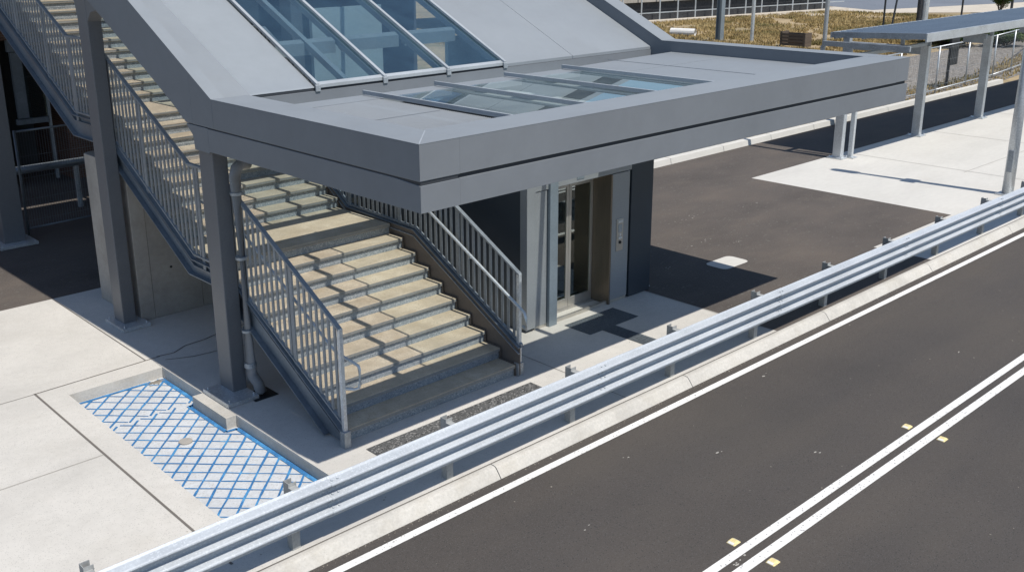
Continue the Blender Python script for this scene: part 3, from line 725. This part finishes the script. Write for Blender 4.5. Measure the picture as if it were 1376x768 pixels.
single('tactile_strip', t, 'tactile_dark', 'dark studded tactile square in front of the lift doors', 'tactile paving', (11.5, 9.87, 0))
single('tactile_strip', mat_grid(11.2, 11.5, 8.76, 9.595, True), 'tactile_dark', 'ribbed tactile strip leading from the guard rail to the lift mat', 'tactile paving', (11.35, 9.2, 0))

# ------------------------------------------------------------------ guard rail
gr = thing('guard_rail', 'long galvanised three-ridge guard rail on steel posts along the road kerb', 'guard rail', (8.54, 7.8, 0))
# three-ridge profile (y towards the road is smaller), from top to bottom
prof = []
zt_, zb_ = .700, .255
A = [(7.705, .712)]
for zc in (.700, .548, .396):
    A += [(7.692, zc), (7.684, zc-.006), (7.618, zc-.027), (7.606, zc-.034), (7.602, zc-.045), (7.606, zc-.056), (7.618, zc-.062), (7.684, zc-.076), (7.692, zc-.082)]
A += [(7.692, .262), (7.70, .252)]
def beam(x0, x1, dy=0, last=False):
    mb = MB(); n = len(A)
    B = []
    for i, (y, z) in enumerate(A):   # thicken
        B.append((y+.006, z-.002 if i < n/2 else z+.002))
    loop = A+B[::-1]
    mb.prism([(y+dy, z) for y, z in loop], 'x', x0, x1)
    mb.f = [f_ for f_ in mb.f if len(f_) == 4]
    for xx in (x0, x1):
        for i in range(n-1): mb.quad(*[(xx, p_[0]+dy, p_[1]) for p_ in (A[i], A[i+1], B[i+1], B[i])])
    return mb
XS = [-3.5+4.04*k+.28 for k in range(0, 24)]
for i, (a, b) in enumerate(zip(XS, XS[1:])):
    bo = beam(a, b+.14, (i % 2)*.0065)
    for dx in (.03, .10):
        for z in (.583, .431): bo.tube([(a+dx, 7.70, z), (a+dx, 7.677, z)], .013, 6)
        for zc in (.700, .548, .396): bo.tube([(a+dx, 7.650, zc-.022), (a+dx, 7.646, zc-.004)], .013, 6)
    part('rail_beam', bo, 'galv_rail', gr)
p0 = None
for k in range(-4, 28):
    x = 6.545+2.02*k
    if p0 is None:
        mb = MB(); t = .007
        mb.box(-.045, .045, 0, t, -.05, .745); mb.box(-.045, -.045+t, t, .09, -.05, .745); mb.box(-.045, .045, .09, .09+t, -.05, .745)
        mb.box(-.05, .03, -.085, -.001, .30, .71)
        p0 = mesh_obj('post', mb, 'galv_post'); p0.parent = gr; c = p0
        mb = MB(); mb.tube([(.0, -.095, .61), (.0, .04, .61)], .014, 6)
        bb = mesh_obj('post_bolt', mb, 'galv_dull'); bb.parent = p0
    else:
        c = p0.copy(); COL.objects.link(c); d = bb.copy(); COL.objects.link(d); d.parent = c
    c.location = Vector((x, 7.79, 0))-Vector(gr.location)

# ------------------------------------------------------------------ road studs
stud0 = None
for (x, y, lab) in ((11.70, 4.98, 'yellow road stud right of centre, on the kerb side of the double line'), (11.69, 4.53, 'yellow road stud right of centre, on the near side of the double line'),
                    (7.955, 4.99, 'yellow road stud near the bottom edge, on the kerb side of the double line'), (7.945, 4.525, 'yellow road stud near the bottom edge, on the near side of the double line')):
    if stud0 is None:
        mb = MB(); n = 0
        mb.v = [(-.06, -.05, 0), (.06, -.05, 0), (.06, .05, 0), (-.06, .05, 0), (-.03, -.04, .022), (.03, -.04, .022), (.03, .04, .022), (-.03, .04, .022)]
        mb.f = [(4, 5, 6, 7), (0, 1, 5, 4), (1, 2, 6, 5), (2, 3, 7, 6), (3, 0, 4, 7)]
        o = mesh_obj('road_stud', mb, 'stud', bevel=.008); stud0 = o
        for sg_ in (1, -1):
            rf = MB(); rf.quad((.058*sg_, -.036, .006), (.058*sg_, .036, .006), (.034*sg_, .032, .0205), (.034*sg_, -.032, .0205)); r_ = mesh_obj('reflector', rf, 'stud_white'); r_.parent = o
    else: o = copy_tree(stud0)
    o.location = (x, y, ZR+.002); tag(o, lab, 'road stud', 'road studs beside the double line')

# ------------------------------------------------------------------ walkway shelter
sh = thing('walkway_shelter', 'open walkway shelter with low grey metal roof on galvanised posts', 'shelter', (30, 13.7, 0))
XA, XB = 25.98, 62
rf = MB()
def zr(y): return 3.362-.041*(y-11.77)
rf.prism([(11.805, zr(11.805)-.02), (14.38, zr(14.38)-.02), (14.38, zr(14.38)), (11.805, zr(11.805))], 'x', XA, XB)
ro = part('roof', rf, 'shelter_roof', sh)
rib = MB(); x = XA+.1
while x < XB: rib.prism([(11.82, zr(11.82)), (14.36, zr(14.36)), (14.36, zr(14.36)+.018), (11.82, zr(11.82)+.018)], 'x', x, x+.05); x += .30
part('roof_rib', rib, 'shelter_roof', ro)
fa = MB(); fa.box(XA-.02, XB, 11.76, 11.803, zr(11.9)-.20, zr(11.9)+.025); part('front_fascia', fa, 'galv', sh, .004)
fa = MB(); fa.prism([(11.804, zr(11.92)-.13), (14.39, zr(14.39)-.13), (14.39, zr(14.39)+.02), (11.804, zr(11.92)+.02)], 'x', XA-.022, XA-.002); part('side_fascia', fa, 'galv_dull', sh)
fa = MB(); fa.box(XA-.02, XB, 14.392, 14.425, zr(14.55)-.13, zr(14.55)+.02); part('back_fascia', fa, 'galv', sh)
pu = MB()
for y in (12.3, 13.5, 14.3): pu.box(XA, XB, y-.03, y+.03, zr(y)-.16, zr(y)-.022)
part('purlin', pu, 'galv_dull', sh)
for x in (25.4, 29.98, 34.37, 38.95, 43.5, 48.1, 52.7, 57.3):
    b = MB(); b.box(x-.085, x+.085, 13.46, 13.70, .02, 2.66)
    p = part('post', b, 'galv', sh, .008)
    b = MB(); b.box(x-.19, x+.19, 13.36, 13.80, .003, .03)
    for bx in (-.14, .14):
        for by in (13.41, 13.75): b.tube([(x+bx, by, .03), (x+bx, by, .075)], .02, 6)
    part('base_plate', b, 'galv', p)
    if 26 < x < 31:
        b = MB(); b.box(x-.09, x+.09, 15.95, 16.15, .02, 2.86); part('post', b, 'galv_dull', sh)
    b = MB(); b.box(x-.07, x+.07, 13.705, 15.945 if x < 31 else 14.36, 2.40, 2.63); part('cross_beam', b, 'galv_dull', sh, .006)
    for y in (13.5, 14.3):
        b = MB(); b.box(x-.04, x+.04, y-.05, y+.05, 2.665 if y < 13.6 else 2.635, zr(14.3)-.305); part('packer', b, 'galv_dull', sh)
    b = MB(); b.box(x-.04, x+.04, 11.9, 14.3, zr(14.3)-.30, zr(14.3)-.17); part('rafter', b, 'galv_dull', sh)
b = MB(); b.box(25.62, 25.72, 13.30, 13.42, .02, 2.75); p = part('post', b, 'galv', sh, .006)
b = MB(); b.box(25.55, 25.79, 13.22, 13.5, .003, .03); part('base_plate', b, 'galv', p)
b = MB(); b.box(25.3, 30, 13.5, 13.62, 2.67, 2.76); part('eave_tie', b, 'galv_dull', sh)

# light pole by the guard rail
lp = thing('light_pole', 'tall galvanised light pole standing behind the guard rail at the right edge', 'light pole', (24.40, 8.76, 0))
b = MB(); b.tube([(24.4, 8.76, 0), (24.4, 8.76, 2.2), (24.4, 8.76, 7.3)], [.125, .11, .06], 20); part('pole', b, 'galv', lp, smooth=True)
b = MB(); b.box(24.20, 24.60, 8.56, 8.96, .002, .03); part('base_plate', b, 'galv', lp)
b = MB(); b.box(24.275, 24.30, 8.70, 8.82, .55, 1.05); part('hatch', b, 'galv_dull', lp, .004)
b = MB(); b.tube([(24.4, 8.76, 6.4), (24.4, 8.76, 6.5), (24.4, 8.76, 7.35), (24.4, 8.76, 7.42)], [.09, .15, .15, .08], 16); part('lamp_head', b, 'galv_dull', lp)
b = MB(); b.box(24.19, 24.61, 8.62, 8.64, 3.9, 4.5); part('plate', b, 'galv', lp)

# ------------------------------------------------------------------ mesh fence behind the yard kerb
def mesh_fence(label, P, h, step, cat='fence', wire=.35, pr=.024, name='mesh_fence', lean=0, matn='galv'):
    f = thing(name, label, cat, (*P[0], 0))
    wires = MB(); rails = MB()
    for a, b in zip(P, P[1:]):
        a = Vector((*a, 0)); b = Vector((*b, 0)); L = (b-a).length; d = (b-a)/L; n = max(1, int(round(L/step)))
        for i in range(n):
            p = a+d*L*i/n; q = MB(); q.tube([p, p+Vector((0, 0, h))], pr*1.3, 10); part('post', q, matn, f, smooth=True)
        for z in (.14, h-.03): rr = MB(); rr.tube([a+Vector((0, 0, z)), b+Vector((0, 0, z))], pr, 8); part('rail', rr, matn, f, smooth=True)
        k = 0.0
        while k < L:
            p = a+d*k; wires.bar(p+Vector((0, 0, .14)), p+Vector((0, 0, h-.05)), .005, .005, up=(0, 1, 0)); k += wire
        z = .3
        while z < h-.1: wires.bar(a+Vector((0, 0, z)), b+Vector((0, 0, z)), .005, .005); z += .45
    part('wire_mesh', wires, 'galv_dull' if matn == 'galv' else 'stringer', f)
    return f
mesh_fence('galvanised mesh fence along the far kerb behind the walkway shelter', [(17, 16.85), (38.7, 17.0), (44.5, 17.25), (50, 17.9), (60, 20.5)], 1.78, 3.0, wire=.16)
nb_ = thing('notice_board', 'black notice board on a dark post behind the mesh fence', 'sign', (40.5, 17.35, 0))
b = MB(); b.box(40.42, 40.52, 17.33, 17.41, 0, 1.9); part('post', b, 'sign_black', nb_)
b = MB(); b.box(40.28, 40.98, 17.26, 17.32, .88, 1.92); part('board', b, 'sign_black', nb_, .01)

# left: mesh fence panels, rail and brick building in the shade
mesh_fence('grey wire fence panel under the upper stairs beside the far column', [(6.66, 21.42), (9.2, 21.6), (11.8, 21.75)], 2.2, 2.5, wire=.055, pr=.022, matn='stringer')
mesh_fence('short wire fence panel at the left edge outside the far column', [(3.2, 20.9), (5.85, 21.1)], 2.1, 2.6, wire=.055, pr=.022, matn='stringer')
br = thing('pipe_barrier', 'pale steel pipe barrier behind the wire fence panel in the shade', 'barrier', (7.6, 23.0, 0))
b = MB(); b.tube([(6.6, 23.0, 1.05), (8.6, 23.05, 1.05)], .09, 12); part('rail', b, 'stringer', br, smooth=True)
b = MB(); b.tube([(6.9, 23.0, 0), (6.9, 23.0, 1.0)], .06, 10); part('post', b, 'galv_dull', br); b = MB(); b.tube([(8.4, 23.05, 0), (8.4, 23.05, 1.0)], .06, 10); part('post', b, 'galv_dull', br)
bb_ = thing('brick_building', 'dark brick station building in the shade behind the stairs', 'building', (8, 27, 0))
b = MB(); b.box(-6, 7.75, 26.0, 30, 0, 5.2); b.box(9.4, 15.4, 26.0, 30, 0, 5.2); b.box(7.75, 9.4, 26.0, 30, 3.6, 5.2); part('wall', b, 'brick', bb_)
b = MB(); b.box(7.75, 9.4, 28.5, 28.6, 0, 3.6); part('doorway', b, 'interior', bb_)
for z in (2.2, 3.35): 
    b = MB(); b.box(5.5, 7.6, 25.94, 26.06, z, z+.09); part('ledge', b, 'stringer', bb_)
b = MB(); b.box(8.25, 8.5, 25.98, 26.1, 1.7, 3.3); b.box(8.2, 8.95, 25.96, 26.1, 1.55, 1.68); b.box(8.2, 8.6, 25.97, 26.1, 3.32, 3.6); fr_ = part('door_frame', b, 'stringer', bb_)
b = MB(); b.box(8.52, 8.95, 26.02, 26.06, 1.7, 3.3); part('window', b, 'door_glass', bb_)
b = MB(); b.box(8.97, 9.03, 25.98, 26.06, .1, 3.4); part('rail', b, 'galv_dull', bb_)

# ------------------------------------------------------------------ far background
def far_post(name, lab, cat, x, y, h, r, mat='galv', hm=False, lean=0):
    mb = MB()
    if hm:
        mb.box(x-.17, x+.17, y-.17, y-.145, 0, h); mb.box(x-.17, x+.17, y+.145, y+.17, 0, h); mb.box(x-.02, x+.02, y-.144, y+.144, 0, h)
    else: mb.tube([(x, y, 0), (x+lean, y, h)], r, 12)
    return single(name, mb, mat, lab, cat, (x, y, 0))
far_post('mast', 'thick blue-grey steel mast rising behind the canopy, leftmost of the poles', 'mast', 50.04, 34.7, 8, 0, 'panel_blue', hm=True)
far_post('steel_pole', 'slender pale pole in front of the dry grass, between the mast and the wooden crate', 'pole', 50.5, 32.85, 7, .10)
far_post('steel_pole', 'pale pole right of the wooden crate in the dry grass', 'pole', 50.28, 28.25, 7, .11, 'galv_dull')
far_post('steel_pole', 'thick pale pole rising behind the walkway shelter roof', 'pole', 62.2, 28.5, 8, .20)
far_post('steel_pole', 'dark stub pole beside the thick pale pole behind the shelter roof', 'pole', 62.0, 28.75, 3.3, .15, 'far_wall')
far_post('picket', 'thin dark upright picket in the dry grass left of the leaning one', 'picket', 63.1, 31.5, 3.0, .06, 'sign_black')
far_post('picket', 'thin dark leaning picket in the dry grass', 'picket', 63.4, 31.1, 2.5, .06, 'sign_black', lean=.55)
far_post('picket', 'thin dark picket on the pale path right of the thick pole', 'picket', 69.5, 29.4, 2.6, .06, 'sign_black')
far_post('picket', 'short dark picket beside the small green bush', 'picket', 84.5, 32.0, 1.7, .10, 'sign_black')
cr = thing('wooden_crate', 'low weathered dark wooden crate lying in the dry grass', 'crate', (50.2, 30.0, 0))
d = Vector((50.264-50.17, 29.422-30.727, 0)); a = Vector((50.15, 30.75, 0)); 
for z in (.05, .22, .39, .56):
    b = MB(); b.bar(a+Vector((0, 0, z+.07)), a+d*1.0+Vector((0, 0, z+.07)), .06, .13); b.bar(a+Vector((.7, 0, z+.07)), a+d+Vector((.7, 0, z+.07)), .06, .13); part('plank', b, 'wood', cr)
b = MB(); b.box(a.x-.05, a.x+.75, a.y-.02, a.y+.06, 0, .78); part('end_board', b, 'wood', cr)
b = MB(); b.box(a.x+.05, a.x+.8, a.y-1.36, a.y-1.29, 0, .74); part('end_board', b, 'wood', cr)
b = MB(); b.tube([(51.3, 39.1, .22), (51.7, 37.6, .22)], .24, 14, cap=False); b.tube([(51.7, 37.6, .22), (51.3, 39.1, .22)], .19, 14, cap=False)
single('concrete_pipe', b, 'white_pipe', 'short white concrete pipe lying in the grass beyond the canopy', 'pipe', (51.5, 38.4, 0))
# shed with dark wall and grey roof, rail fence in front
A_, B_ = Vector((44, 49.8, 0)), Vector((78.5, 43.4, 0)); dd = (B_-A_).normalized(); nn = Vector((-dd.y, dd.x, 0))
sd = thing('shed', 'long low shed with dark wall and blue-grey metal roof beyond the dry grass', 'shed', tuple((A_+B_)/2))
def along(t, n_, z): p = A_+dd*t+nn*n_; return (p.x, p.y, z)
L_ = (B_-A_).length
b = MB(); b.poly([along(0, .6, 0), along(L_, .6, 0), along(L_, .6, 1.5), along(0, .6, 1.5)]); b.poly([along(L_, .6, 0), along(L_, 9, 0), along(L_, 9, 1.5), along(L_, .6, 1.5)]); part('wall', b, 'far_wall', sd)
b = MB(); b.bar(along(0, .45, 1.45), along(L_+.3, .45, 1.45), .3, .26); part('gutter', b, 'concrete_wall', sd)
b = MB(); b.poly([along(-.3, .3, 1.6), along(L_+.4, .3, 1.6), along(L_+.4, 12, 2.7), along(-.3, 12, 2.7)]); b.poly([along(-.3, .3, 1.58), along(L_+.4, .3, 1.58), along(L_+.4, 12, 2.68), along(-.3, 12, 2.68)][::-1]); part('roof', b, 'far_roof', sd)
b = MB()
for t in range(0, int(L_*2)): b.bar(along(t/2, .35, 1.615), along(t/2, 11.9, 2.705), .05, .04)
part('roof_rib', b, 'far_roof', sd)
rfn = thing('rail_fence', 'pale post and rail fence along the front of the long shed', 'fence', tuple(A_))
for z in (.58, 1.75):
    b = MB(); b.bar(along(0, 0, z), along(L_+1, 0, z), .06, .06); part('rail', b, 'galv', rfn)
t = .8
while t < L_: 
    q = MB(); q.tube([along(t, 0, 0), along(t, 0, 2.2)], .055, 8); part('post', q, 'galv', rfn); t += 1.72
b = MB(); b.bar(along(0, -.9, .06), along(L_, -.9, .06), .9, .14)
single('retaining_edge', b, 'sand_path', 'pale concrete edge strip between the dry grass and the rail fence', 'kerb', tuple((A_+B_)/2))

# dry grass bank and weeds (uncountable)
random.seed(21)
def blades(n, region, hmin, hmax, w):
    mb = MB(); c = 0
    while c < n:
        x, y = region()
        if x is None: continue
        h = random.uniform(hmin, hmax); a = random.uniform(0, 6.28); l = random.uniform(-.5, .5)*h; k = random.uniform(.5, 1.4)*w
        dx, dy = math.cos(a)*k, math.sin(a)*k
        i = len(mb.v)
        mb.v += [(x-dx, y-dy, 0), (x+dx, y+dy, 0), (x+l+dx*.2, y+l*math.sin(a), h)]; mb.f.append((i, i+1, i+2)); c += 1
    return mb
clumps = [(random.uniform(38, 100), random.uniform(24, 50), random.uniform(.5, 2.2)) for _ in range(420)]
def bank():
    cx, cy, r = random.choice(clumps); a = random.uniform(0, 6.28); q = r*math.sqrt(random.random())
    x, y = cx+math.cos(a)*q, cy+math.sin(a)*q
    lim = 49.8-(x-44)*.1855-1.3
    if 49.5 < x < 51.6 and 28.4 < y < 31.4: return None, None
    if y > lim or y < 23.6+(x-50)*.15 or (x > 76 and y > 29): return None, None
    if x > 70 and random.random() < .3: return None, None
    return x, y
g = mesh_obj('dry_grass', blades(90000, bank, .05, .21, .05), 'dry_grass'); g['kind'] = 'stuff'
def weeds():
    x = random.uniform(26, 62); y = random.choice((16.62, 17.3, 17.6))+abs(random.gauss(0, .35))
    if x > 44: y += (x-44)*.16
    return x, y
g = mesh_obj('weeds', blades(6000, weeds, .03, .15, .025), M['dry_grass']); g['kind'] = 'stuff'

def shrub(label, x, y, r, h, n, group=None):
    t = thing('shrub', label, 'shrub', (x, y, 0), group)
    tr = MB()
    for k in range(5):
        a = k*1.257+random.uniform(-.3, .3); tr.tube([(x, y, 0), (x+math.cos(a)*r*.3, y+math.sin(a)*r*.3, h*.4), (x+math.cos(a)*r*.6, y+math.sin(a)*r*.6, h*.75)], [.05, .035, .015], 6)
    part('stem', tr, 'bark', t)
    lobes = [(random.uniform(-.6, .6)*r, random.uniform(-.6, .6)*r, random.uniform(.35, .8)*h, random.uniform(.3, .55)) for _ in range(9)]
    mb = MB()
    for _ in range(n):
        lx, ly, lz, lr = random.choice(lobes)
        u = Vector((random.gauss(0, 1), random.gauss(0, 1), random.gauss(0, 1))).normalized()*(random.random()**.4)
        p = Vector((x+lx+u.x*lr*r, y+ly+u.y*lr*r, max(.03, lz+u.z*lr*h*.6)))
        s = random.uniform(.5, 1.2)*r*.055+.02
        e1 = Vector((random.gauss(0, 1), random.gauss(0, 1), random.gauss(0, .6))).normalized()*s; e2 = Vector((random.gauss(0, 1), random.gauss(0, 1), random.gauss(0, 1))).normalized()*s*.6
        mb.quad(p-e1, p+e2, p+e1, p-e2)
    part('foliage', mb, 'leaf', t)
    return t
shrub('small upright green bush on the pale path beyond the shelter roof', 81.3, 31.6, 1.1, 2.4, 9000)
shrub('wide green bush seen under the shelter roof, left of the notice board', 56.5, 24.6, 2.2, 1.0, 4500)
for i, (x, y, r, h) in enumerate(((57.5, 21.8, 1.3, .8), (60.5, 22.6, 1.6, .95), (64, 23.6, 1.7, 1.0), (68, 24.6, 1.8, 1.0))):
    shrub('low green bush in the hedge beyond the gravel yard, '+['first', 'second', 'third', 'last'][i]+' from the left', x, y, r, h, 3200, 'low bushes in the hedge beyond the gravel yard')
# loose grit along kerbs and on the road
random.seed(9)
mb = MB()
def pebble(x, y, z, s):
    n = len(mb.v)
    for (a, b, c) in ((1, 0, .3), (0, 1, .3), (-1, 0, .3), (0, -1, .3), (0, 0, 1)):
        mb.v.append((x+a*s*random.uniform(.6, 1.3), y+b*s*random.uniform(.6, 1.3), z+c*s*random.uniform(.5, .9)))
    mb.f += [(n, n+1, n+4), (n+1, n+2, n+4), (n+2, n+3, n+4), (n+3, n, n+4)]
for _ in range(800): pebble(random.uniform(3, 24), 7.535-abs(random.gauss(0, .03)), ZR, random.choice((.003, .004, .006, .009)))
for _ in range(120): pebble(random.uniform(5, 20), random.uniform(2.2, 7.3), ZR, random.choice((.004, .006, .008, .012)))
for _ in range(300): pebble(random.uniform(0, 22), random.uniform(7.8, 9), 0, random.choice((.004, .006, .009)))
for _ in range(200): pebble(random.uniform(5.3, 5.55), 12.95-abs(random.gauss(0, .05)), -.155, random.choice((.008, .012, .018)))
g = mesh_obj('grit', mb, 'pebble'); g['kind'] = 'stuff'

# ------------------------------------------------------------------ light, sky, camera
TX, TY = -.05, .557
ld = Vector((TX, TY, -1)).normalized()
sun = bpy.data.lights.new('sun', 'SUN'); sun.energy = 4.7; sun.angle = math.radians(.5); sun.color = (1, .955, .885)
so = bpy.data.objects.new('sun', sun); COL.objects.link(so); so.rotation_euler = ld.to_track_quat('-Z', 'Y').to_euler(); so.location = (0, 0, 30)
w = bpy.data.worlds.new('World'); S.world = w; w.use_nodes = True
nt = w.node_tree; bg = nt.nodes['Background']
sky = nt.nodes.new('ShaderNodeTexSky'); sky.sky_type = 'NISHITA'; sky.sun_disc = False
el = math.asin(-ld.z); sky.sun_elevation = el; sky.sun_rotation = math.atan2(-ld.x, -ld.y)
sky.air_density = 1.0; sky.dust_density = .3; sky.ozone_density = 2.2
nt.links.new(sky.outputs[0], bg.inputs[0]); bg.inputs[1].default_value = .125

cam = bpy.data.cameras.new('camera'); co = bpy.data.objects.new('camera', cam); COL.objects.link(co)
yaw, pitch, roll = .8384979674, -.2996819356, -.0119642880
f = Vector((math.cos(pitch)*math.cos(yaw), math.cos(pitch)*math.sin(yaw), math.sin(pitch)))
r0 = Vector((math.sin(yaw), -math.cos(yaw), 0)); u0 = r0.cross(f)
r_ = r0*math.cos(roll)+u0*math.sin(roll); u_ = -r0*math.sin(roll)+u0*math.cos(roll)
mw = Matrix(((r_.x, u_.x, -f.x, 0), (r_.y, u_.y, -f.y, 0), (r_.z, u_.z, -f.z, 5.8), (0, 0, 0, 1)))
co.matrix_world = mw
cam.sensor_width = 36; cam.lens = 35.6609; cam.shift_x = .033273; cam.shift_y = -.032546; cam.clip_end = 1500; cam.clip_start = .1
S.camera = co
S.view_settings.view_transform = 'Standard'; S.view_settings.look = 'None'; S.view_settings.exposure = 0; S.view_settings.gamma = 1
S.render.engine = 'CYCLES'
try:
    S.cycles.transparent_max_bounces = 16; S.cycles.max_bounces = 8
except Exception: pass
